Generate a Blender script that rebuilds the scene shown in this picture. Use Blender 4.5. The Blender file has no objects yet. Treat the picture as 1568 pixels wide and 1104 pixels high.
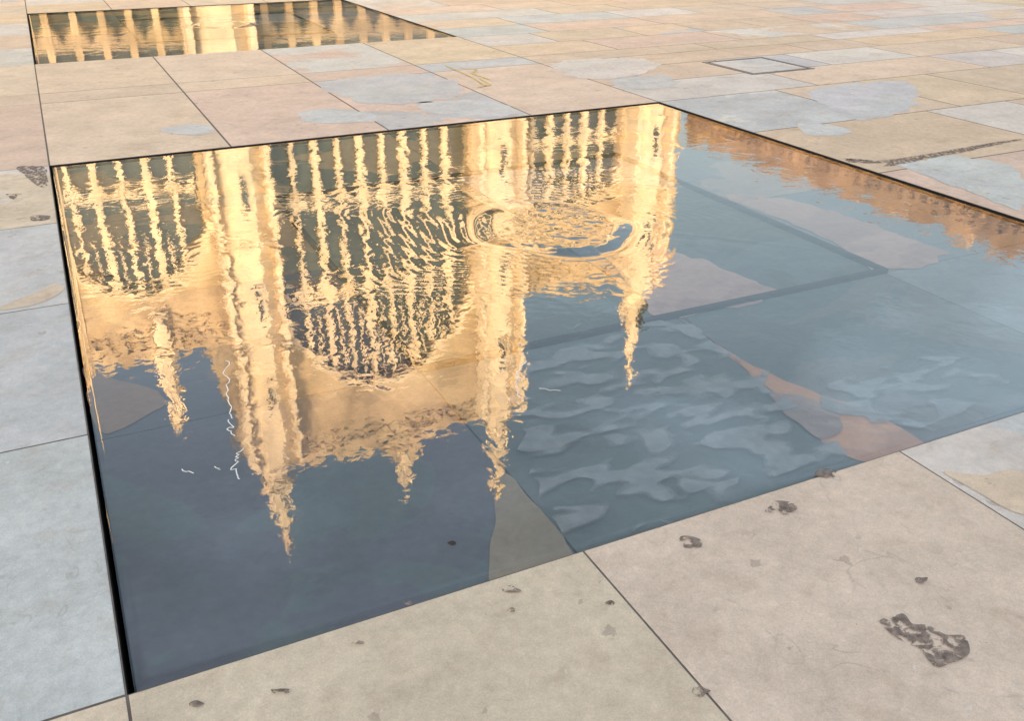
import bpy, math, random
from mathutils import Vector, noise, Matrix
random.seed(7)
sc=bpy.context.scene
sc.view_settings.view_transform='Standard'
sc.view_settings.look='None'
sc.view_settings.exposure=0

# ------------------------------------------------------------------ site frame
# s runs along the near pool edge, t runs away across the pool (metres)
CAM_H=1.55; PITCH=math.radians(26.8); FPX=1424.0
AX,AY=-0.821,1.480
ROT=math.atan2(.4348,.9005)
E1=(math.cos(ROT),math.sin(ROT)); E2=(-E1[1],E1[0])
SITE=Matrix.Translation((AX,AY,0))@Matrix.Rotation(ROT,4,'Z')
def G(u,v):
    """image pixel (u,v) projected onto the ground plane -> (s,t)"""
    du=u-784;dv=v-552
    y=FPX*math.cos(PITCH)-dv*math.sin(PITCH); z=FPX*math.sin(PITCH)+dv*math.cos(PITCH)
    X=CAM_H*du/z-AX; Y=CAM_H*y/z-AY
    return (X*E1[0]+Y*E1[1], X*E2[0]+Y*E2[1])

# ------------------------------------------------------------------ node helpers
def new_mat(name):
    m=bpy.data.materials.new(name); m.use_nodes=True
    nt=m.node_tree; nt.nodes.clear()
    out=nt.nodes.new('ShaderNodeOutputMaterial')
    return m,nt,out
def N(nt,t,**kw):
    n=nt.nodes.new(t)
    for k,v in kw.items():
        if k.startswith('i_'):
            key=k[2:]; key=int(key) if key.isdigit() else key.replace('_',' ')
            n.inputs[key].default_value=v
        else: setattr(n,k,v)
    return n
def L(nt,a,b): nt.links.new(a,b)
def ramp(nt,fac,stops,interp='LINEAR'):
    r=N(nt,'ShaderNodeValToRGB'); r.color_ramp.interpolation=interp
    els=r.color_ramp.elements
    els[0].position=stops[0][0]; els[0].color=stops[0][1]
    els[1].position=stops[1][0]; els[1].color=stops[1][1]
    for p,c in stops[2:]:
        e=els.new(p); e.color=c
    L(nt,fac,r.inputs[0]); return r.outputs[0]
def mix(nt,fac,a,b,mode='MIX'):
    m=N(nt,'ShaderNodeMix',data_type='RGBA',blend_type=mode)
    if hasattr(fac,'is_linked') or hasattr(fac,'links'): L(nt,fac,m.inputs[0])
    else: m.inputs[0].default_value=fac
    for i,x in ((6,a),(7,b)):
        if isinstance(x,tuple): m.inputs[i].default_value=x
        else: L(nt,x,m.inputs[i])
    return m.outputs[2]
def math_n(nt,op,a,b=None,c=None):
    m=N(nt,'ShaderNodeMath',operation=op)
    for i,x in enumerate((a,b,c)):
        if x is None: continue
        if isinstance(x,(int,float)): m.inputs[i].default_value=x
        else: L(nt,x,m.inputs[i])
    return m.outputs[0]
def g(v): return (v,v,v,1)

def stone_slab_mat(name,wet=False):
    m,nt,out=new_mat(name)
    b=N(nt,'ShaderNodeBsdfPrincipled',i_Roughness=.62)
    b.inputs['Specular IOR Level'].default_value=.12
    tc=N(nt,'ShaderNodeTexCoord')
    c1=N(nt,'ShaderNodeAttribute',attribute_name='col')
    c2=N(nt,'ShaderNodeAttribute',attribute_name='alt')
    off=N(nt,'ShaderNodeAttribute',attribute_name='off')
    add=N(nt,'ShaderNodeVectorMath',operation='ADD')
    sc_=N(nt,'ShaderNodeVectorMath',operation='SCALE'); sc_.inputs[3].default_value=20
    L(nt,off.outputs['Color'],sc_.inputs[0])
    L(nt,tc.outputs['Object'],add.inputs[0]); L(nt,sc_.outputs[0],add.inputs[1])
    P=add.outputs[0]
    def noi(scale,det=4,rough=.55,dist=0.):
        n=N(nt,'ShaderNodeTexNoise'); n.inputs['Scale'].default_value=scale
        n.inputs['Detail'].default_value=det; n.inputs['Roughness'].default_value=rough
        n.inputs['Distortion'].default_value=dist
        L(nt,P,n.inputs['Vector']); return n.outputs[0]
    big=noi(1.15,5,.55,.6)
    patch=ramp(nt,big,[(.495,g(0)),(.515,g(1))])
    col=mix(nt,patch,c1.outputs['Color'],c2.outputs['Color'])
    v1=ramp(nt,noi(2.6,4,.6),[(.3,g(.87)),(.7,g(1.09))])
    col=mix(nt,1.0,col,v1,'MULTIPLY')
    v2=ramp(nt,noi(26,5,.7),[(.25,g(.84)),(.75,g(1.13))])
    col=mix(nt,1.0,col,v2,'MULTIPLY')
    if not wet:
        fine=ramp(nt,noi(260,2,.7),[(.25,g(.84)),(.75,g(1.13))])
        col=mix(nt,1.0,col,fine,'MULTIPLY')
        st=ramp(nt,noi(7,4,.65,.4),[(.54,g(0)),(.72,g(1))])
        col=mix(nt,math_n(nt,'MULTIPLY',st,.32),col,(.32,.23,.16,1))
        vn=noi(5.5,2,.5,1.3)
        band=math_n(nt,'ABSOLUTE',math_n(nt,'SUBTRACT',vn,.56))
        line=ramp(nt,band,[(.0,g(1)),(.020,g(0))])
        msk=ramp(nt,noi(2.2,2),[(.44,g(0)),(.54,g(1))])
        msk2=ramp(nt,noi(11,2),[(.48,g(0)),(.62,g(1))])
        f=math_n(nt,'MULTIPLY',math_n(nt,'MULTIPLY',line,math_n(nt,'MULTIPLY',msk,msk2)),.34)
        col=mix(nt,f,col,(.20,.165,.15,1))
        vo=N(nt,'ShaderNodeTexVoronoi'); vo.inputs['Scale'].default_value=9.0; vo.inputs['Randomness'].default_value=1
        nv=N(nt,'ShaderNodeTexNoise'); nv.inputs['Scale'].default_value=30; nv.inputs['Detail'].default_value=3
        L(nt,P,nv.inputs['Vector'])
        mv=N(nt,'ShaderNodeVectorMath',operation='MULTIPLY_ADD'); L(nt,nv.outputs['Color'],mv.inputs[0])
        mv.inputs[1].default_value=(.07,.07,.07); L(nt,P,mv.inputs[2]); L(nt,mv.outputs[0],vo.inputs['Vector'])
        sep=N(nt,'ShaderNodeSeparateColor'); L(nt,vo.outputs['Color'],sep.inputs[0])
        rad=math_n(nt,'MULTIPLY_ADD',sep.outputs[0],.26,-.08)
        pk=math_n(nt,'LESS_THAN',vo.outputs['Distance'],rad)
        col=mix(nt,math_n(nt,'MULTIPLY',pk,.40),col,(.22,.17,.14,1))
        vo2=N(nt,'ShaderNodeTexVoronoi'); vo2.inputs['Scale'].default_value=16
        L(nt,mv.outputs[0],vo2.inputs['Vector'])
        sp2=N(nt,'ShaderNodeSeparateColor'); L(nt,vo2.outputs['Color'],sp2.inputs[0])
        r2=math_n(nt,'MULTIPLY_ADD',sp2.outputs[1],.4,-.27)
        col=mix(nt,math_n(nt,'MULTIPLY',math_n(nt,'LESS_THAN',vo2.outputs['Distance'],r2),.35),col,(.68,.66,.62,1))
    L(nt,col,b.inputs['Base Color'])
    if not wet:
        bm=N(nt,'ShaderNodeBump',i_Strength=.4); bm.inputs['Distance'].default_value=.004
        L(nt,noi(35,5,.7),bm.inputs['Height']); L(nt,bm.outputs[0],b.inputs['Normal'])
        rr=ramp(nt,noi(4,3),[(.3,g(.45)),(.7,g(.7))]); L(nt,rr,b.inputs['Roughness'])
    L(nt,b.outputs[0],out.inputs[0])
    return m

def plain(name,col,rough=.8,nscale=8,var=.2,bump=0.,spec=.3,broken=None):
    m,nt,out=new_mat(name)
    b=N(nt,'ShaderNodeBsdfPrincipled',i_Roughness=rough); b.inputs['Specular IOR Level'].default_value=spec
    tc=N(nt,'ShaderNodeTexCoord')
    n=N(nt,'ShaderNodeTexNoise'); n.inputs['Scale'].default_value=nscale; n.inputs['Detail'].default_value=4
    L(nt,tc.outputs['Object'],n.inputs['Vector'])
    r=ramp(nt,n.outputs[0],[(.3,g(1-var)),(.7,g(1+var))])
    c=mix(nt,1.0,col+(1,),r,'MULTIPLY'); L(nt,c,b.inputs['Base Color'])
    if bump:
        bm=N(nt,'ShaderNodeBump',i_Strength=.5); bm.inputs['Distance'].default_value=bump
        L(nt,n.outputs[0],bm.inputs['Height']); L(nt,bm.outputs[0],b.inputs['Normal'])
    if broken:
        scl,det,lo,hi,stretch,op=broken
        mp=N(nt,'ShaderNodeMapping'); mp.inputs['Rotation'].default_value=(0,0,ROT); mp.inputs['Scale'].default_value=(1,stretch,1)
        L(nt,tc.outputs['Object'],mp.inputs[0])
        n2=N(nt,'ShaderNodeTexNoise'); n2.inputs['Scale'].default_value=scl; n2.inputs['Detail'].default_value=det; n2.inputs['Roughness'].default_value=.6; n2.inputs['Distortion'].default_value=.4
        L(nt,mp.outputs[0],n2.inputs['Vector'])
        k=ramp(nt,n2.outputs[0],[(lo,g(0)),(hi,g(op))])
        tr=N(nt,'ShaderNodeBsdfTransparent'); mx=N(nt,'ShaderNodeMixShader')
        L(nt,k,mx.inputs[0]); L(nt,tr.outputs[0],mx.inputs[1]); L(nt,b.outputs[0],mx.inputs[2]); L(nt,mx.outputs[0],out.inputs[0])
    else: L(nt,b.outputs[0],out.inputs[0])
    return m

def masonry(name,c1,c2):
    m,nt,out=new_mat(name)
    b=N(nt,'ShaderNodeBsdfPrincipled',i_Roughness=.85); b.inputs['Specular IOR Level'].default_value=.2
    tc=N(nt,'ShaderNodeTexCoord')
    mp=N(nt,'ShaderNodeMapping'); mp.inputs['Rotation'].default_value=(math.radians(90),0,0)
    L(nt,tc.outputs['Object'],mp.inputs[0])
    br=N(nt,'ShaderNodeTexBrick'); br.inputs['Scale'].default_value=1
    br.inputs['Brick Width'].default_value=.8; br.inputs['Row Height'].default_value=.35; br.inputs['Mortar Size'].default_value=.012
    br.inputs['Color1'].default_value=c1+(1,); br.inputs['Color2'].default_value=c2+(1,); br.inputs['Mortar'].default_value=tuple(x*.6 for x in c1)+(1,)
    L(nt,mp.outputs[0],br.inputs['Vector'])
    n=N(nt,'ShaderNodeTexNoise'); n.inputs['Scale'].default_value=.5; n.inputs['Detail'].default_value=5
    L(nt,tc.outputs['Object'],n.inputs['Vector'])
    r=ramp(nt,n.outputs[0],[(.3,(.50,.47,.42,1)),(.7,(1.12,1.14,1.17,1))])
    c=mix(nt,1.0,br.outputs[0],r,'MULTIPLY'); L(nt,c,b.inputs['Base Color'])
    L(nt,b.outputs[0],out.inputs[0]); return m

def water_mat(name):
    m,nt,out=new_mat(name)
    tc=N(nt,'ShaderNodeTexCoord'); P=tc.outputs['Object']
    ds=N(nt,'ShaderNodeVectorMath',operation='DISTANCE'); L(nt,P,ds.inputs[0]); ds.inputs[1].default_value=(2.28,2.9,0)
    near=ramp(nt,math_n(nt,'DIVIDE',ds.outputs['Value'],4.0),[(.0,g(1)),(.25,g(.85)),(.6,g(.7)),(1,g(.3))])
    n1=N(nt,'ShaderNodeTexNoise'); n1.inputs['Scale'].default_value=26; n1.inputs['Detail'].default_value=2; n1.inputs['Distortion'].default_value=.5
    n2=N(nt,'ShaderNodeTexNoise'); n2.inputs['Scale'].default_value=4.0; n2.inputs['Detail'].default_value=2; n2.inputs['Distortion'].default_value=.8
    L(nt,P,n1.inputs['Vector']); L(nt,P,n2.inputs['Vector'])
    h=math_n(nt,'ADD',math_n(nt,'MULTIPLY',n1.outputs[0],.00026),math_n(nt,'MULTIPLY',n2.outputs[0],.0017))
    h=math_n(nt,'MULTIPLY',h,near)
    bm=N(nt,'ShaderNodeBump',i_Strength=1.0); bm.inputs['Distance'].default_value=1.0
    L(nt,h,bm.inputs['Height'])
    lw=N(nt,'ShaderNodeLayerWeight'); lw.inputs['Blend'].default_value=.5
    L(nt,bm.outputs[0],lw.inputs['Normal'])
    R=ramp(nt,lw.outputs['Facing'],[(.0,g(.03)),(.30,g(.08)),(.45,g(.19)),(.60,g(.35)),(.80,g(.46)),(.9,g(.47)),(1.,g(1.))])
    tr=N(nt,'ShaderNodeBsdfTransparent'); tr.inputs[0].default_value=(.90,.92,.90,1)
    gl=N(nt,'ShaderNodeBsdfGlossy'); gl.inputs['Roughness'].default_value=.0; gl.inputs['Color'].default_value=(1,1,1,1)
    L(nt,bm.outputs[0],gl.inputs['Normal'])
    mx=N(nt,'ShaderNodeMixShader'); L(nt,R,mx.inputs[0]); L(nt,tr.outputs[0],mx.inputs[1]); L(nt,gl.outputs[0],mx.inputs[2])
    L(nt,mx.outputs[0],out.inputs[0]); return m

M_SLAB=stone_slab_mat('sandstone_paving')
M_WET=stone_slab_mat('submerged_stone',wet=True)
M_MORTAR=plain('mortar_joint',(.12,.105,.09),.9,20,.25)
M_DARK=plain('slot_shadow',(.012,.012,.013),.9)
M_PIT=plain('worn_pit',(.20,.16,.135),.9,60,.5,.002,broken=(38,5,.44,.50,1,.88))
M_SILT=plain('pale_silt',(.25,.265,.27),.9,20,.2,0,.1,broken=(5.0,1.5,.475,.56,1.9,.75))
M_GLINT=plain('pale_glint',(.75,.74,.68),.5,40,.2)  # pale colour painted in for glints on the water
M_LEAF=plain('dead_leaf',(.03,.025,.02),.6,40,.2)
M_WATER=water_mat('water_surface')
M_STONE=masonry('limestone_ashlar',(.50,.395,.245),(.43,.335,.20))
M_STONE2=masonry('gritstone_ashlar',(.36,.24,.13),(.27,.18,.10))
M_TRIM=plain('limestone_dressing',(.54,.455,.315),.8,1.2,.28)
M_GLASS=plain('window_glass',(.04,.048,.04),.15,.8,.4,0,.4)
M_SLATE=plain('roof_slate',(.12,.13,.14),.7,3,.2)
M_METAL=plain('cover_frame',(.16,.15,.14),.5,30,.3)
M_CHALK=plain('yellow_paint',(.62,.48,.18),.8,60,.3)

# ------------------------------------------------------------------ mesh builder
class MB:
    def __init__(s): s.v=[];s.f=[];s.m=[];s.c=[]
    def face(s,pts,mat=0,cols=None):
        i=len(s.v); s.v+=pts; s.f.append(tuple(range(i,i+len(pts)))); s.m.append(mat); s.c.append(cols)
    def box(s,x0,x1,y0,y1,z0,z1,mat=0,cols=None):
        p=[(x0,y0,z0),(x1,y0,z0),(x1,y1,z0),(x0,y1,z0),(x0,y0,z1),(x1,y0,z1),(x1,y1,z1),(x0,y1,z1)]
        for q in ((0,3,2,1),(4,5,6,7),(0,1,5,4),(1,2,6,5),(2,3,7,6),(3,0,4,7)):
            s.face([p[k] for k in q],mat,cols)
    def prism(s,cx,cy,r0,r1,z0,z1,n=8,mat=0,ph=math.pi/8):
        a=[(cx+r0*math.cos(ph+2*math.pi*k/n),cy+r0*math.sin(ph+2*math.pi*k/n),z0) for k in range(n)]
        b=[(cx+r1*math.cos(ph+2*math.pi*k/n),cy+r1*math.sin(ph+2*math.pi*k/n),z1) for k in range(n)]
        for k in range(n):
            s.face([a[k],a[(k+1)%n],b[(k+1)%n],b[k]],mat)
        s.face(a[::-1],mat); s.face(b,mat)
    def obj(s,name,mats,parent=None,site=True,colors=False,smooth=False):
        me=bpy.data.meshes.new(name); me.from_pydata(s.v,[],s.f)
        for m in mats: me.materials.append(m)
        me.polygons.foreach_set('material_index',s.m)
        if colors:
            for k,nm in enumerate(('col','alt','off')):
                at=me.attributes.new(nm,'FLOAT_COLOR','CORNER'); buf=[]
                for f,c in zip(s.f,s.c):
                    q=c[k] if c else (.3,.3,.3)
                    buf+= list((q[0],q[1],q[2],1.0))*len(f)
                at.data.foreach_set('color',buf)
        if smooth: me.polygons.foreach_set('use_smooth',[True]*len(s.f))
        me.update()
        o=bpy.data.objects.new(name,me); sc.collection.objects.link(o)
        if parent: o.parent=parent
        elif site: o.matrix_world=SITE
        return o
def empty(name,mat=SITE):
    e=bpy.data.objects.new(name,None); sc.collection.objects.link(e); e.matrix_world=mat; return e

# ------------------------------------------------------------------ layout
PS,PT=4.57,4.80
POOLS=[(0,0),(0,9.10)]
SL,SN=.015,.008
GZ=-.0010
HOLES=[(a-SL,a+PS+SN,b-SN,b+PT+SN) for a,b in POOLS]

gm=MB(); R_=900
ts=[-R_,HOLES[0][2],HOLES[0][3],HOLES[1][2],HOLES[1][3],R_]
ss=[-R_,HOLES[0][0],HOLES[0][1],R_]
for i in range(3):
    for j in range(5):
        if i==1 and j in (1,3): continue
        gm.face([(ss[i],ts[j],GZ),(ss[i+1],ts[j],GZ),(ss[i+1],ts[j+1],GZ),(ss[i],ts[j+1],GZ)])
gm.obj('ground',[M_MORTAR])

TAN=(.575,.465,.345); TAN2=(.56,.465,.355); PINK=(.575,.45,.355); GREY=(.475,.475,.445); BLUE=(.485,.49,.47); PALE=(.56,.525,.465); GOLD=(.575,.46,.325)
LGREY=(.465,.475,.455)
def jit(c,a=.06):
    k=1+random.uniform(-a,a); return tuple(x*k*(1+random.uniform(-.02,.02)) for x in c)
def rnd(): return (random.random(),random.random(),random.random())
pav=MB()
def slab(s0,s1,t0,t1,col=None,alt=None,gp=.007):
    if col is None:
        col=random.choice([TAN,TAN,TAN,TAN2,TAN2,PINK,PINK,GOLD,GREY,PALE])
        alt=alt or (random.choice([BLUE,GREY,PALE,PINK]) if random.random()<.16 else None)
    col=jit(col); alt=jit(alt) if alt else col
    cc=(col,alt,rnd())
    bv=.003
    s0+=gp;s1-=gp;t0+=gp;t1-=gp
    z=[random.uniform(0,.0005) for _ in range(4)]
    o=[(s0,t0),(s1,t0),(s1,t1),(s0,t1)]
    i=[(s0+bv,t0+bv),(s1-bv,t0+bv),(s1-bv,t1-bv),(s0+bv,t1-bv)]
    top=[(i[k][0],i[k][1],z[k]) for k in range(4)]
    mid=[(o[k][0],o[k][1],z[k]-.0006) for k in range(4)]
    bot=[(o[k][0],o[k][1],-.03) for k in range(4)]
    pav.face(top,0,cc)
    for k in range(4):
        n=(k+1)%4
        pav.face([mid[k],mid[n],top[n],top[k]],0,cc)
        pav.face([bot[k],bot[n],mid[n],mid[k]],0,cc)
SC=[0,1.115,2.24,3.40,4.57]
TR=[0,1.19,2.37,3.55,4.80]
c0=-SL; cE=PS+SN
colS=[c0,1.115,2.24,3.40,cE]
near=[(TAN2,None),(TAN2,None),(PALE,GREY),(PINK,TAN)]
for i in range(4):
    slab(colS[i],colS[i+1],-1.2,-SN,*near[i],gp=.003)
    for k in range(1,24): slab(colS[i],colS[i+1],-1.2*(k+1),-1.2*k)
rows=[(4.80+SN,6.94),(6.94,7.40),(7.40,9.10-SN)]
cols_mid=[[(TAN,None),(PINK,None),(GREY,PINK),(PINK,None)],
          [(TAN,None),(TAN,None),(PINK,None),(BLUE,None)],
          [(TAN,None),(TAN2,None),(PALE,PINK),(GOLD,None)]]
for r,(a,b) in enumerate(rows):
    for i in range(4): slab(colS[i],colS[i+1],a,b,*cols_mid[r][i])
t=9.10+PT+SN
while t<48:
    for i in range(4): slab(colS[i],colS[i+1],t,t+1.2)
    t+=1.2
lt=[-1.2*k for k in range(23,0,-1)]+[-SN,1.19,2.37,3.55,4.80+SN,6.94,7.40,9.1-SN,10.3,11.5,12.7,13.9+SN]+[13.908+1.2*k for k in range(1,29)]
lcol={-SN:(LGREY,None),1.19:(LGREY,BLUE),2.37:(BLUE,BLUE),3.55:(PALE,TAN2),-1.2:(TAN,None),4.80+SN:(PINK,None),6.94:(TAN,None),7.40:(TAN,None),9.1-SN:(PALE,None),10.3:(TAN,None),11.5:(PALE,None)}
for k in range(len(lt)-1):
    s=c0; first=True
    while s>-34:
        w=random.choice([1.2,1.6,2.0,2.3])
        cc=lcol.get(lt[k]) if first else None
        if cc: w=1.8; slab(s-w,s,lt[k],lt[k+1],*cc,gp=.004)
        else: slab(s-w,s,lt[k],lt[k+1])
        s-=w; first=False
rt=[-1.2*k for k in range(23,0,-1)]+[-SN,1.2,2.4,3.6,4.8+SN,5.6,6.35,6.94,7.4,8.2,9.0,9.8,10.6,11.4,12.2,13.1,14.3]+[14.3+1.2*k for k in range(1,29)]
for k in range(len(rt)-1):
    s=cE
    while s<37:
        w=random.choice([.9,1.2,1.7,2.2]); w=min(w,37-s) if 37-s<w+.5 else w
        slab(s,s+w,rt[k],rt[k+1]); s+=w
pavement=pav.obj('pavement',[M_SLAB],colors=True)

def blob(mb,pts,z,mat=0,cc=None,rough=.06,sub=7,seed=0):
    """irregular outline through image pixels projected to the ground"""
    P=[G(*p) for p in pts]; n=len(P); o=[]
    cx=sum(p[0] for p in P)/n; cy=sum(p[1] for p in P)/n
    for i in range(n):
        p0,p1,p2,p3=P[i-1],P[i],P[(i+1)%n],P[(i+2)%n]
        for k in range(sub):
            u=k/sub
            q=[.5*((2*p1[d])+(-p0[d]+p2[d])*u+(2*p0[d]-5*p1[d]+4*p2[d]-p3[d])*u*u+(-p0[d]+3*p1[d]-3*p2[d]+p3[d])*u**3) for d in (0,1)]
            r=1+rough*noise.noise(Vector((q[0]*9+seed,q[1]*9,seed*3.1)))*2
            o.append((cx+(q[0]-cx)*r,cy+(q[1]-cy)*r,z))
    area=sum(o[i-1][0]*o[i][1]-o[i][0]*o[i-1][1] for i in range(len(o)))
    if area<0: o=o[::-1]
    mb.face(o,mat,cc)
def ell(u,v,a,b,n=7,j=.25):
    return [(u+a*math.cos(2*math.pi*k/n)*(1+random.uniform(-j,j)),v+b*math.sin(2*math.pi*k/n)*(1+random.uniform(-j,j))) for k in range(n)]
pm=MB()
def P_(pts,c,z=.0018,**k): blob(pm,pts,z,0,(jit(c,.03),c,rnd()),rough=.09,sub=10,**k)
P_([(245,197),(300,190),(330,198),(310,206),(265,205)],BLUE)
P_([(458,172),(500,166),(560,172),(575,183),(520,189),(465,185)],BLUE)
P_([(640,158),(720,153),(775,160),(790,176),(720,178),(650,170)],BLUE)
P_([(1222,194),(1265,190),(1303,199),(1290,207),(1240,206)],BLUE)
P_([(1240,140),(1330,125),(1400,130),(1395,165),(1330,182),(1270,165)],BLUE)
P_([(850,95),(960,88),(1010,100),(960,118),(880,118)],PALE)
P_([(945,120),(1010,115),(1040,127),(1000,136),(950,134)],GREY)
P_([(1380,250),(1480,240),(1560,262),(1567,320),(1500,300),(1420,270)],BLUE)
P_([(1440,722),(1500,728),(1560,722),(1600,760),(1568,790),(1500,755)],TAN)
P_([(2,470),(50,450),(88,432),(92,450),(60,464),(10,476)],TAN2)
P_([(500,128),(620,112),(700,125),(690,150),(560,158)],GREY)
pm.obj('mineral_patches',[M_SLAB],parent=pavement,colors=True)
st=MB()
def S_(pts,z=.0036,**k): blob(st,pts,z,0,rough=.2,**k)
for (u,v,a,b) in [(1195,780,24,12),(1056,831,18,10),(1268,728,15,8),(540,985,15,4),(783,936,6,3),
                  (60,334,18,4),(20,300,9,4),(935,925,6,3),(625,925,7,3),(300,1080,13,4),(1410,890,10,5),(430,1060,14,4),(1070,1060,14,9),(780,905,16,4)]:
    S_(ell(u,v,a,b,9,.35),seed=u)
S_([(1345,950),(1378,938),(1396,956),(1420,960),(1445,974),(1472,976),(1480,998),(1455,1010),(1430,1018),(1408,996),(1392,990),(1370,976)],seed=3)
S_([(1290,243),(1345,246),(1420,236),(1500,222),(1565,213),(1500,229),(1425,242),(1350,254)],seed=5)
S_([(30,260),(62,254),(72,260),(72,284),(50,282)],seed=8)
st.obj('worn_pits',[M_PIT],parent=pavement)
yp=MB()
def stroke(mb,pts,w=.018,z=.0056):
    P=[G(*p) for p in pts]
    for a,b in zip(P[:-1],P[1:]):
        d=Vector((b[0]-a[0],b[1]-a[1])); 
        n=Vector((-d.y,d.x)).normalized()*w/2
        mb.face([(a[0]-n.x,a[1]-n.y,z),(b[0]-n.x,b[1]-n.y,z),(b[0]+n.x,b[1]+n.y,z),(a[0]+n.x,a[1]+n.y,z)])
stroke(yp,[(682,100),(700,108),(722,118),(745,132)]); stroke(yp,[(705,104),(730,106),(722,112),(750,122)]); stroke(yp,[(735,120),(752,130),(730,134)])
yp.obj('survey_mark',[M_CHALK],parent=pavement)

a=G(1075,95); c=G(1248,105)
ic=empty('inspection_cover')
s0,s1=min(a[0],c[0]),max(a[0],c[0]); t0,t1=min(a[1],c[1]),max(a[1],c[1])
if t1-t0<.6: t1=t0+.9
fr=MB(); w=.035
fr.box(s0,s1,t0,t0+w,-.0005,.005); fr.box(s0,s1,t1-w,t1,-.0005,.005)
fr.box(s0,s0+w,t0+w,t1-w,-.0005,.005); fr.box(s1-w,s1,t0+w,t1-w,-.0005,.005)
fr.obj('frame',[M_METAL],parent=ic)
fi=MB(); fi.box(s0+w+.02,s1-w-.02,t0+w+.02,t1-w-.02,.0005,.0042,0,(PALE,GREY,rnd()))
fi.obj('inset_stone',[M_SLAB],parent=ic,colors=True)
gk=MB(); gk.box(s0+w,s1-w,t0+w,t1-w,-.0005,.0028); gk.obj('seat',[M_DARK],parent=ic)

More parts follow.
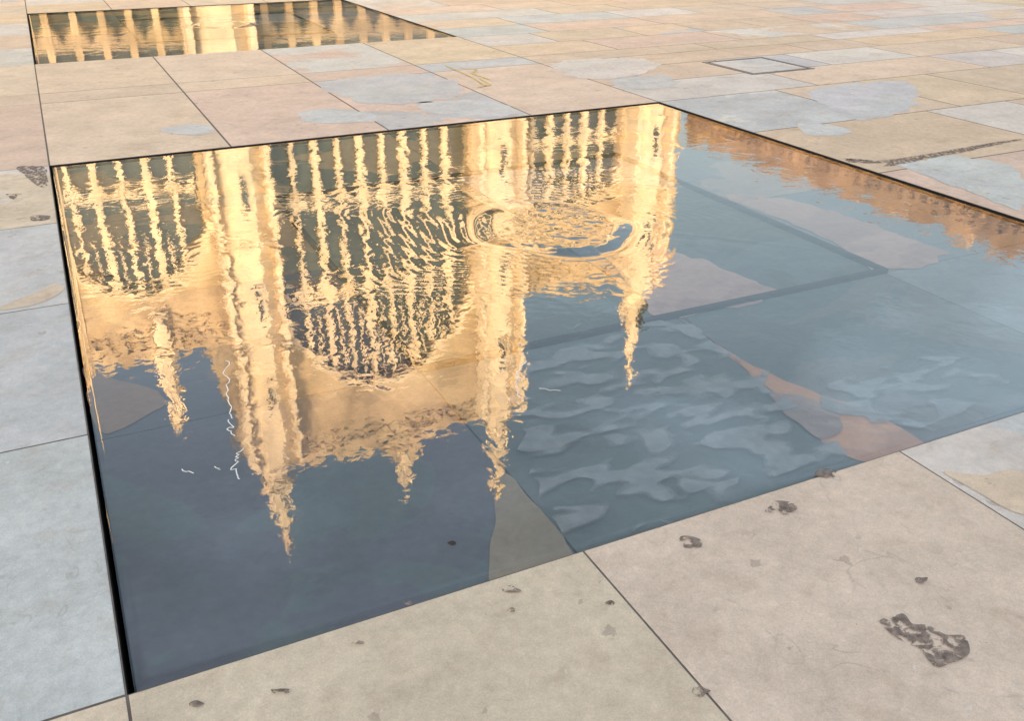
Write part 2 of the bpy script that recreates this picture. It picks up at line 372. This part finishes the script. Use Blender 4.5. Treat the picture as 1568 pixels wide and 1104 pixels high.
# ------------------------------------------------------------------ pools
WZ=-.006; BZ=-.030
def pool(ps,pt,res,first):
    e=empty('reflecting_pool')
    b=MB(); h=HOLES[0 if first else 1]
    b.face([(h[0],h[2],-.35),(h[1],h[2],-.35),(h[1],h[3],-.35),(h[0],h[3],-.35)])
    q=[(h[0],h[2]),(h[1],h[2]),(h[1],h[3]),(h[0],h[3])]
    for k in range(4):
        n=(k+1)%4
        b.face([(q[k][0],q[k][1],GZ),(q[n][0],q[n][1],GZ),(q[n][0],q[n][1],-.35),(q[k][0],q[k][1],-.35)])
    b.box(ps+.05,ps+PS-.05,pt+.05,pt+PT-.05,-.34,BZ-.03)
    b.obj('basin',[M_DARK],parent=e)
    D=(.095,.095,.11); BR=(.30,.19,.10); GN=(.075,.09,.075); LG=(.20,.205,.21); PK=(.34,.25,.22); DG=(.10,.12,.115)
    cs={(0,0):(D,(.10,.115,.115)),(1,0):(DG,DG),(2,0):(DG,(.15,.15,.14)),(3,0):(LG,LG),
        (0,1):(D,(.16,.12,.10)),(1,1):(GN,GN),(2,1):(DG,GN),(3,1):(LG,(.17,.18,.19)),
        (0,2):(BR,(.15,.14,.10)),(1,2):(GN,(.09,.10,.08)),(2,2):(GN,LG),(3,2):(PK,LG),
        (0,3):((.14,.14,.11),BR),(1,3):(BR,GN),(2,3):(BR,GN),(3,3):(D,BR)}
    global pav
    sv=pav; pav=MB()
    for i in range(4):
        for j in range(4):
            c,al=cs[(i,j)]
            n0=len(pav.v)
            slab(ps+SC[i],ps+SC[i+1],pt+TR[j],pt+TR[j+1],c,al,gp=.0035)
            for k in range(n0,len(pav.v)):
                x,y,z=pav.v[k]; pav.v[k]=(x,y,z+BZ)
    if first:
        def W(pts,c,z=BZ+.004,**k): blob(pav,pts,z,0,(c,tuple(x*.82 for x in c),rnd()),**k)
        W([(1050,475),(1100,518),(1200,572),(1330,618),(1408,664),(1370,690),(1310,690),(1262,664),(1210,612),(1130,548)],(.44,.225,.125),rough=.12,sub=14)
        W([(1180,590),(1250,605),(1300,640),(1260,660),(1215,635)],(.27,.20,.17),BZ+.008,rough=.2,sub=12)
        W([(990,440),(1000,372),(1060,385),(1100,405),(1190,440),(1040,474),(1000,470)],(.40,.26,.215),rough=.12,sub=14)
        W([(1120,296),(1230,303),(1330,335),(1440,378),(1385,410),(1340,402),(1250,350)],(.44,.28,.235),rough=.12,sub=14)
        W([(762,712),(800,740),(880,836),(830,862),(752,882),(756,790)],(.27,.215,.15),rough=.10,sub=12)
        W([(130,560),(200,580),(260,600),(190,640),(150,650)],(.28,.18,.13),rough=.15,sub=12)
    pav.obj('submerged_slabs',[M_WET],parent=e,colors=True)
    pav=sv
    if first:
        sb=MB()
        blob(sb,[(800,560),(880,500),(1060,490),(1180,580),(1260,640),(1250,700),(1000,790),(880,815),(800,700)],BZ+.0105,0,rough=.10)
        blob(sb,[(1250,600),(1400,540),(1540,560),(1500,610),(1390,650)],BZ+.0110,0,rough=.10)
        sb.obj('silt_film',[M_SILT],parent=e)
        fm=MB()  # pale strips stand in for bright reflections on the ripples
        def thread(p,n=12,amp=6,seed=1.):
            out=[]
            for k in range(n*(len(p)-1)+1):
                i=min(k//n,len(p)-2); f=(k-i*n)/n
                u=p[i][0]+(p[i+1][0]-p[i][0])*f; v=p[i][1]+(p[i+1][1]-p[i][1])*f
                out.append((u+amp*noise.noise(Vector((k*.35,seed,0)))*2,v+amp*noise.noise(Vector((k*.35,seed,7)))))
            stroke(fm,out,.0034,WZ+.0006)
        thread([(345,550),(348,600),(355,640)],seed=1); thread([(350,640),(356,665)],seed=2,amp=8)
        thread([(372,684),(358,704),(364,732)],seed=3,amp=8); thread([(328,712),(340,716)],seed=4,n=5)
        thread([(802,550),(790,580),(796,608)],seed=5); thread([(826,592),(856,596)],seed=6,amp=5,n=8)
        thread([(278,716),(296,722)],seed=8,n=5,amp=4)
        fm.obj('glint_threads',[M_GLINT],parent=e)
        lf=MB(); blob(lf,ell(692,829,6,3.5,8,.3),WZ+.001,0,rough=.2)
        lf.obj('fallen_leaf',[M_LEAF],parent=e)
    j=MB(); w=.012
    a,b2,c_,d=ps+SC[1],ps+SC[3],pt+TR[1],pt+TR[3]
    # drain gap round the inner plate, rising to just under the water surface
    for bx in ((a-w,b2+w,c_-w,c_+w),(a-w,b2+w,d-w,d+w),(a-w,a+w,c_+w,d-w),(b2-w,b2+w,c_+w,d-w)):
        j.box(*bx,BZ-.004,-.0075 if first else BZ+.0185)
    j.obj('plate_joint',[M_DARK],parent=e)
    n=res; V=[];F=[]
    cs_,ct_=2.28,2.39
    for jj in range(n+1):
        for ii in range(n+1):
            x=PS*ii/n; y=PT*jj/n
            r=math.hypot(x-cs_,y-ct_)
            z=0
            if r<2.6:
                an=math.atan2(y-ct_,x-cs_)
                wv=noise.noise(Vector((x*2.2,y*2.2,9)))
                rr=r*(1+.08*math.sin(2*an+.6)+.04*math.sin(5*an))+.08*wv
                k=min(1,max(0,(rr-.32)/.11)); dome=1-k*k*(3-2*k)
                z=.0085*dome
                z+=dome*(.0022*noise.noise(Vector((x*13,y*13,3)))+.0009*noise.noise(Vector((x*36,y*36,3))))
                fall=math.exp(-max(0,r-.42)/.36)*(1-dome)
                am=max(0,noise.noise(Vector((x*1.7,y*1.7,5)))+.5)
                z+=.00042*fall*am*math.sin(rr*2*math.pi/.055+3*wv)
                z+=.0014*math.exp(-((rr-.46)/.025)**2)*am
                for (wa,wo) in ((.3,0.05),(1.7,.02),(3.3,-.04),(4.6,.03),(5.6,0)):
                    dx=(x-cs_)*math.cos(wa)+(y-ct_)*math.sin(wa); dy=-(x-cs_)*math.sin(wa)+(y-ct_)*math.cos(wa)
                    if dx>.2: z+=.0008*math.exp(-((dy-wo-.05*math.sin(dx*3))/.02)**2)*math.exp(-(dx-.2)/.6)
            ed=min(x,PS-x,y,PT-y)
            if ed<.03: z-=.003*(1-ed/.03)**2
            V.append((x,y,WZ+z))
    for jj in range(n):
        for ii in range(n):
            q=jj*(n+1)+ii; F.append((q,q+1,q+n+2,q+n+1))
    me=bpy.data.meshes.new('water'); me.from_pydata(V,[],F); me.materials.append(M_WATER)
    me.polygons.foreach_set('use_smooth',[True]*len(F))
    o=bpy.data.objects.new('water',me); sc.collection.objects.link(o); o.parent=e; o.location=(ps,pt,0)
pool(0,0,480,True)
pool(0,9.10,200,False)

# ------------------------------------------------------------------ gothic hall
hall=empty('gothic_hall')
TF=50.0
def windows(mb,gb,s0,s1,z0,z1,n,tf,pier=.5,dep=.45,head=.7,trac=True):
    """row of n lancets between s0,s1; solid mullion piers, pointed heads"""
    w=(s1-s0)/n
    for k in range(n+1):
        x=s0+k*w; p=pier/2
        a=max(s0,x-p); b=min(s1,x+p)
        mb.box(a,b,tf,tf+dep,z0,z1)
    for k in range(n):
        a=s0+k*w+pier/2; b=s0+(k+1)*w-pier/2; m=(a+b)/2; h=(b-a)*head
        for (x0,x2) in ((a,m),(b,m)):
            f=[(x0,tf+.06,z1-h),(x2,tf+.06,z1),(x0,tf+.06,z1)]
            if x0==b: f=f[::-1]
            g_=[(p[0],p[1]+.3,p[2]) for p in f]
            mb.face(f[::-1]); mb.face(g_)
            for i in range(3): mb.face([f[i],f[(i+1)%3],g_[(i+1)%3],g_[i]])
        if trac:
            zt=z0+(z1-z0)*.55
            mb.box(a,b,tf+.22,tf+.34,zt-.06,zt+.06)
    gb.box(s0,s1,tf+dep-.12,tf+dep-.06,z0,z1)
def section(mb,gb,s0,s1,H,rowz,n,tf,pier=.5,**kw):
    z=0
    for (a,b) in rowz:
        mb.box(s0,s1,tf,tf+.45,z,a)
        windows(mb,gb,s0,s1,a,b,n,tf,pier,**kw)
        mb.box(s0,s1,tf-.16,tf-.002,a-.32,a-.06)
        z=b
    mb.box(s0,s1,tf,tf+.45,z,H)
def great_window(mb,tb,gb,s0,s1,a,b,z0,zs,za,H,n,tf,trans=()):
    """wall s0..s1 from z0 to H pierced by one great arched, mullioned window a..b"""
    mb.box(s0,a,tf,tf+.7,z0,H); mb.box(b,s1,tf,tf+.7,z0,H)
    mb.box(a-.35,a-.002,tf-.14,tf-.002,z0,zs); mb.box(b+.002,b+.35,tf-.14,tf-.002,z0,zs)
    c=(a+b)/2; hw=(b-a)/2
    def arc(x):
        u=min(1,abs(x-c)/hw); return zs+(za-zs)*(1-u**1.75)**.62
    K=36
    xs=[c-hw*math.cos(math.pi*k/K) for k in range(K+1)]
    for k in range(K):
        x0,x1=xs[k],xs[k+1]; y0,y1=arc(x0),arc(x1)
        mb.face([(x0,tf,y0),(x1,tf,y1),(x1,tf,H),(x0,tf,H)])
        mb.face([(x0,tf,y0),(x0,tf+.7,y0),(x1,tf+.7,y1),(x1,tf,y1)])
        def out(x,y):
            d=Vector((x-c,(y-zs)*.9+hw*.25)).normalized()*.5; return x+d.x,y+d.y
        o0=out(x0,y0); o1=out(x1,y1)
        tb.face([(x0,tf-.16,y0),(x1,tf-.16,y1),(o1[0],tf-.16,o1[1]),(o0[0],tf-.16,o0[1])])
        tb.face([(x0,tf-.16,y0),(x0,tf-.003,y0),(x1,tf-.003,y1),(x1,tf-.16,y1)])
        tb.face([(o0[0],tf-.16,o0[1]),(o1[0],tf-.16,o1[1]),(o1[0],tf-.003,o1[1]),(o0[0],tf-.003,o0[1])])
    w=(b-a)/n
    for k in range(1,n):
        x=a+k*w; p=.12 if k%2 else .18
        tb.box(x-p,x+p,tf+.15,tf+.55,z0,arc(x)-.01)
    for q in trans:
        for k in range(n):
            x0=a+k*w; x1=x0+w
            if q<min(arc(x0+.1),arc(x1-.1))-.3: tb.box(x0+.18,x1-.18,tf+.2,tf+.5,q-.13,q+.13)
            m=(x0+x1)/2
            if q<zs+.5:
                for xa in (x0+.16,x1-.16):
                    tb.face([(xa,tf+.22,q-.13-w*.6),(m,tf+.22,q-.13),(xa,tf+.22,q-.13)])
    for k in range(1,n-1):
        x=a+k*w+w/2; zb=zs+.2
        if arc(x)-zb>1.2: tb.box(x-.06,x+.06,tf+.25,tf+.45,zb+.5,arc(x)-.01)
    pts=[(xs[k],tf+.6,arc(xs[k])) for k in range(K+1)]
    gb.face([(a,tf+.6,z0),(b,tf+.6,z0)]+pts[::-1])
def parapet(mb,s0,s1,H,tf,step=1.3,h=1.0):
    mb.box(s0,s1,tf-.3,tf+.4,H+.002,H+.4)
    mb.box(s0,s1,tf-.12,tf+.3,H+.4,H+.85)
    x=s0+.15
    while x+step*.55<s1:
        mb.box(x,x+step*.55,tf-.1,tf+.28,H+.85,H+.85+h*.7)
        x+=step
    x=s0+.2
    while x<s1-.3:
        mb.box(x,x+.3,tf-.28,tf-.002,H-.55,H); x+=.75
def spire(mb,x,y,r,z0,z1):
    mb.prism(x,y,r,r,z0,z0+1.2); mb.prism(x,y,r*1.18,r*1.18,z0+1.2,z0+1.5)
    for k in range(4):
        an=math.pi/4+k*math.pi/2; mb.prism(x+r*.95*math.cos(an),y+r*.95*math.sin(an),.22,.02,z0+1.5,z0+3.4,4)
    zt=z1-.9
    mb.prism(x,y,r*.82,.10,z0+1.5,zt)
    nck=9
    for k in range(1,nck):
        f=k/nck; rr=r*.82*(1-f)+.1*f
        for q in range(4):
            an=q*math.pi/2+math.pi/8
            cx=x+(rr+.06)*math.cos(an); cy=y+(rr+.06)*math.sin(an); z=z0+1.5+(zt-z0-1.5)*f
            mb.prism(cx,cy,.13,.03,z,z+.32,4)
    mb.prism(x,y,.28,.28,zt-.1,zt+.1); mb.prism(x,y,.10,.02,zt+.1,z1)
def turret(mb,gb,x,y,r,H,top):
    zs=[0,9.5,16,22,H]
    for k in range(4):
        rr=r*(1.12-.04*k)
        mb.prism(x,y,rr,rr,zs[k],zs[k+1]-.35); mb.prism(x,y,rr*1.1,rr*1.02,zs[k+1]-.35,zs[k+1])
        for sg in (-1,1):
            mb.box(x+sg*rr*.95-.16,x+sg*rr*.95+.16,y-rr*1.05,y-rr*.2,zs[k]+.01,zs[k+1]-.4)
    for k in range(1,4):
        gb.box(x-.10,x+.10,y-r*1.16,y-r*.93,zs[k]+2.4,zs[k]+4.2)
    spire(mb,x,y,r*.62,H,top)
mb=MB();gb=MB();tb=MB()
section(mb,gb,-16,6.7,9.2,[(1.0,5.0),(5.4,8.9)],18,TF,.32)
great_window(mb,tb,gb,-16,-2.4,-10.6,-3.2,9.2,14.6,18.3,21.3,6,TF,(12.9,))
great_window(mb,tb,gb,-2.4,6.7,-1.4,6.2,9.2,14.6,18.3,21.3,6,TF,(12.9,))
parapet(mb,-16,6.7,21.3,TF,1.1,.6)
section(mb,gb,9.3,22.2,9.3,[(1.0,5.0),(5.4,9.0)],10,TF-1.0,.36)
great_window(mb,tb,gb,9.3,22.2,9.9,21.6,9.3,20.4,26.2,30.0,9,TF-1.0,(14.4,20.0))
parapet(mb,9.3,22.2,30.0,TF-1.0,1.1,.6)
section(mb,gb,24.6,37.6,9.5,[(1.0,5.0),(5.4,9.2)],10,TF,.42)
great_window(mb,tb,gb,24.6,37.6,25.3,32.9,9.5,14.2,17.4,21.6,6,TF,(12.8,))
parapet(mb,24.6,37.6,21.6,TF,1.1,.6)
mb.face([(14.9,TF-1.35,30.86),(18.1,TF-1.35,30.86),(16.5,TF-1.35,33.4)]); mb.face([(18.1,TF-.9,30.86),(14.9,TF-.9,30.86),(16.5,TF-.9,33.4)])
mb.face([(14.9,TF-1.35,30.86),(16.5,TF-1.35,33.4),(16.5,TF-.9,33.4),(14.9,TF-.9,30.86)]); mb.face([(16.5,TF-1.35,33.4),(18.1,TF-1.35,30.86),(18.1,TF-.9,30.86),(16.5,TF-.9,33.4)])
mb.obj('walls',[M_STONE],parent=hall)
tb.obj('tracery',[M_TRIM],parent=hall)
mb=MB()
turret(mb,gb,8.1,TF-.9,1.42,30.6,38.4)
turret(mb,gb,23.35,TF-.9,1.35,30.6,38.4)
turret(mb,gb,34.4,TF-.5,1.3,23.4,31.5)
turret(mb,gb,-12.0,TF-.5,1.2,23.0,31.5)
for x,y,z0,z1,r in ((3.0,TF-.2,21.9,27.8,.75),(-5,TF-.2,21.9,27.8,.75)):
    mb.box(x-.4,x+.4,y-.25,y-.1,19.5,z0-.002); mb.prism(x,y,r,r,z0,z0+1.0); spire(mb,x,y,r*.7,z0+1.0,z1)
mb.box(-2.4,-1.8,TF-.7,TF-.17,0,20.5)
spire(mb,16.5,TF-1.12,.45,31.5,36.0)
mb.obj('turrets',[M_TRIM],parent=hall)
gb.obj('windows',[M_GLASS],parent=hall)
bd=MB()
bd.box(-16,6.6,TF+.75,TF+13,0,21.2); bd.box(6.7,24.5,TF+.3,TF+14,0,29.9); bd.box(24.6,37.6,TF+.75,TF+13,0,21.5)
bd.obj('rear_walls',[M_STONE],parent=hall)
rf=MB()
def roof(mb,s0,s1,t0,t1,z,h):
    tm=(t0+t1)/2
    mb.face([(s0,t0,z),(s1,t0,z),(s1,tm,z+h),(s0,tm,z+h)]); mb.face([(s1,t1,z),(s0,t1,z),(s0,tm,z+h),(s1,tm,z+h)])
    mb.face([(s0,t1,z),(s0,t0,z),(s0,tm,z+h)]); mb.face([(s1,t0,z),(s1,t1,z),(s1,tm,z+h)])
roof(rf,-16,6.6,TF+.9,TF+12.9,21.3,4.2); roof(rf,6.9,24.4,TF+.9,TF+13.9,30.0,4.2); roof(rf,24.6,37.5,TF+.9,TF+12.9,21.6,4.2)
rf.obj('roof',[M_SLATE],parent=hall)

# ------------------------------------------------------------------ courtyard range on the right
wing=empty('courtyard_range',SITE@Matrix.Translation((38.2,50.0,0))@Matrix.Rotation(-math.pi/2,4,'Z'))
mb=MB();gb=MB()
section(mb,gb,0.0,85,12.3,[(1.0,4.0),(4.9,7.6),(8.4,11.3)],46,0,.75)
parapet(mb,0.0,85,12.3,0,2.4,.5)
mb.box(0,85,.5,10,0,12.2)
mb.obj('walls',[M_STONE2],parent=wing); gb.obj('windows',[M_GLASS],parent=wing)
ch=MB()
for k in range(9):
    x=6+k*9; ch.box(x,x+1.4,3,4.0,12.0,14.2); ch.box(x-.1,x+1.5,2.9,4.1,14.2,14.4)
    for q in range(3): ch.prism(x+.3+q*.4,3.5,.13,.10,14.4,14.8)
ch.obj('chimneys',[M_STONE2],parent=wing)
rf=MB(); roof(rf,0,85,.9,9.9,12.3,1.6); rf.obj('roof',[M_SLATE],parent=wing)

# ------------------------------------------------------------------ unseen range behind the viewer, added to shade the court
back=empty('shade_terrace',SITE@Matrix.Translation((37,-22,0))@Matrix.Rotation(math.pi,4,'Z'))
mb=MB();gb=MB()
section(mb,gb,0,105,15.6,[(1.0,4.2),(5.4,8.8),(10.0,13.4)],42,0,1.2)
parapet(mb,0,105,15.6,0,1.8,.5)
mb.box(0,105,.56,12,0,15.5)
mb.obj('walls',[M_STONE],parent=back); gb.obj('windows',[M_GLASS],parent=back)
rf=MB(); roof(rf,0,105,.9,11.9,15.6,2.0); rf.obj('roof',[M_SLATE],parent=back)

# ------------------------------------------------------------------ light
SUN_EL=16; SX,SY=-.15,-.99
az=math.atan2(SX,SY)
w=bpy.data.worlds.new('World'); sc.world=w; w.use_nodes=True
nt=w.node_tree; nt.nodes.clear()
out=nt.nodes.new('ShaderNodeOutputWorld'); bg=nt.nodes.new('ShaderNodeBackground'); bg.inputs[1].default_value=.15
sky=nt.nodes.new('ShaderNodeTexSky'); sky.sky_type='NISHITA'; sky.sun_disc=False
sky.sun_elevation=math.radians(SUN_EL); sky.sun_rotation=az%(2*math.pi); sky.air_density=1.0; sky.dust_density=2.0; sky.ozone_density=1.0
wb=mix(nt,1.0,sky.outputs[0],(1.27,1.05,.825,1),'MULTIPLY')
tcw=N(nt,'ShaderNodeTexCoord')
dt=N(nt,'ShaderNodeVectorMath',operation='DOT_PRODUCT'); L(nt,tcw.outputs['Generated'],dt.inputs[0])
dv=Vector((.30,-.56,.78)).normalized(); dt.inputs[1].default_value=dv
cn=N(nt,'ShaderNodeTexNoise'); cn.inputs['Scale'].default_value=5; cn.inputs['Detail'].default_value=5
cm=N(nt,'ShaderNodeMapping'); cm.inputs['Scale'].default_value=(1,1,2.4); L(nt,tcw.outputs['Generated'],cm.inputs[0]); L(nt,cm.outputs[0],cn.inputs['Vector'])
sky_gain=math_n(nt,'ADD',dt.outputs['Value'],math_n(nt,'MULTIPLY',math_n(nt,'SUBTRACT',cn.outputs[0],.5),.7))  # added sky gain, brighter overhead and behind the viewer, to fill the shaded court
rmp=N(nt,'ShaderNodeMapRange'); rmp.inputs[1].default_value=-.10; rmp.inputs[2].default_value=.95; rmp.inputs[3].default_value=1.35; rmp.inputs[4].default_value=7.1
L(nt,sky_gain,rmp.inputs[0])
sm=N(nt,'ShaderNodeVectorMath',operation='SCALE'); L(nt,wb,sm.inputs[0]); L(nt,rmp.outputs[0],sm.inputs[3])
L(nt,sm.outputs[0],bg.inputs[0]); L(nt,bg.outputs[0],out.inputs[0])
sl=bpy.data.lights.new('sun','SUN'); sl.energy=3.6; sl.angle=math.radians(.5); sl.color=(1,.87,.66)
so=bpy.data.objects.new('sun',sl); sc.collection.objects.link(so)
el=math.radians(SUN_EL)
d=Vector((SX,SY,0)).normalized()*math.cos(el)+Vector((0,0,math.sin(el)))
so.rotation_euler=d.to_track_quat('Z','Y').to_euler(); so.location=d*100

# ------------------------------------------------------------------ camera
cd=bpy.data.cameras.new('camera'); cd.sensor_width=36; cd.lens=FPX/1568*36; cd.clip_end=3000; cd.clip_start=.05
co=bpy.data.objects.new('camera',cd); sc.collection.objects.link(co)
co.location=(0,0,CAM_H); co.rotation_euler=(math.pi/2-PITCH,0,0)
sc.camera=co
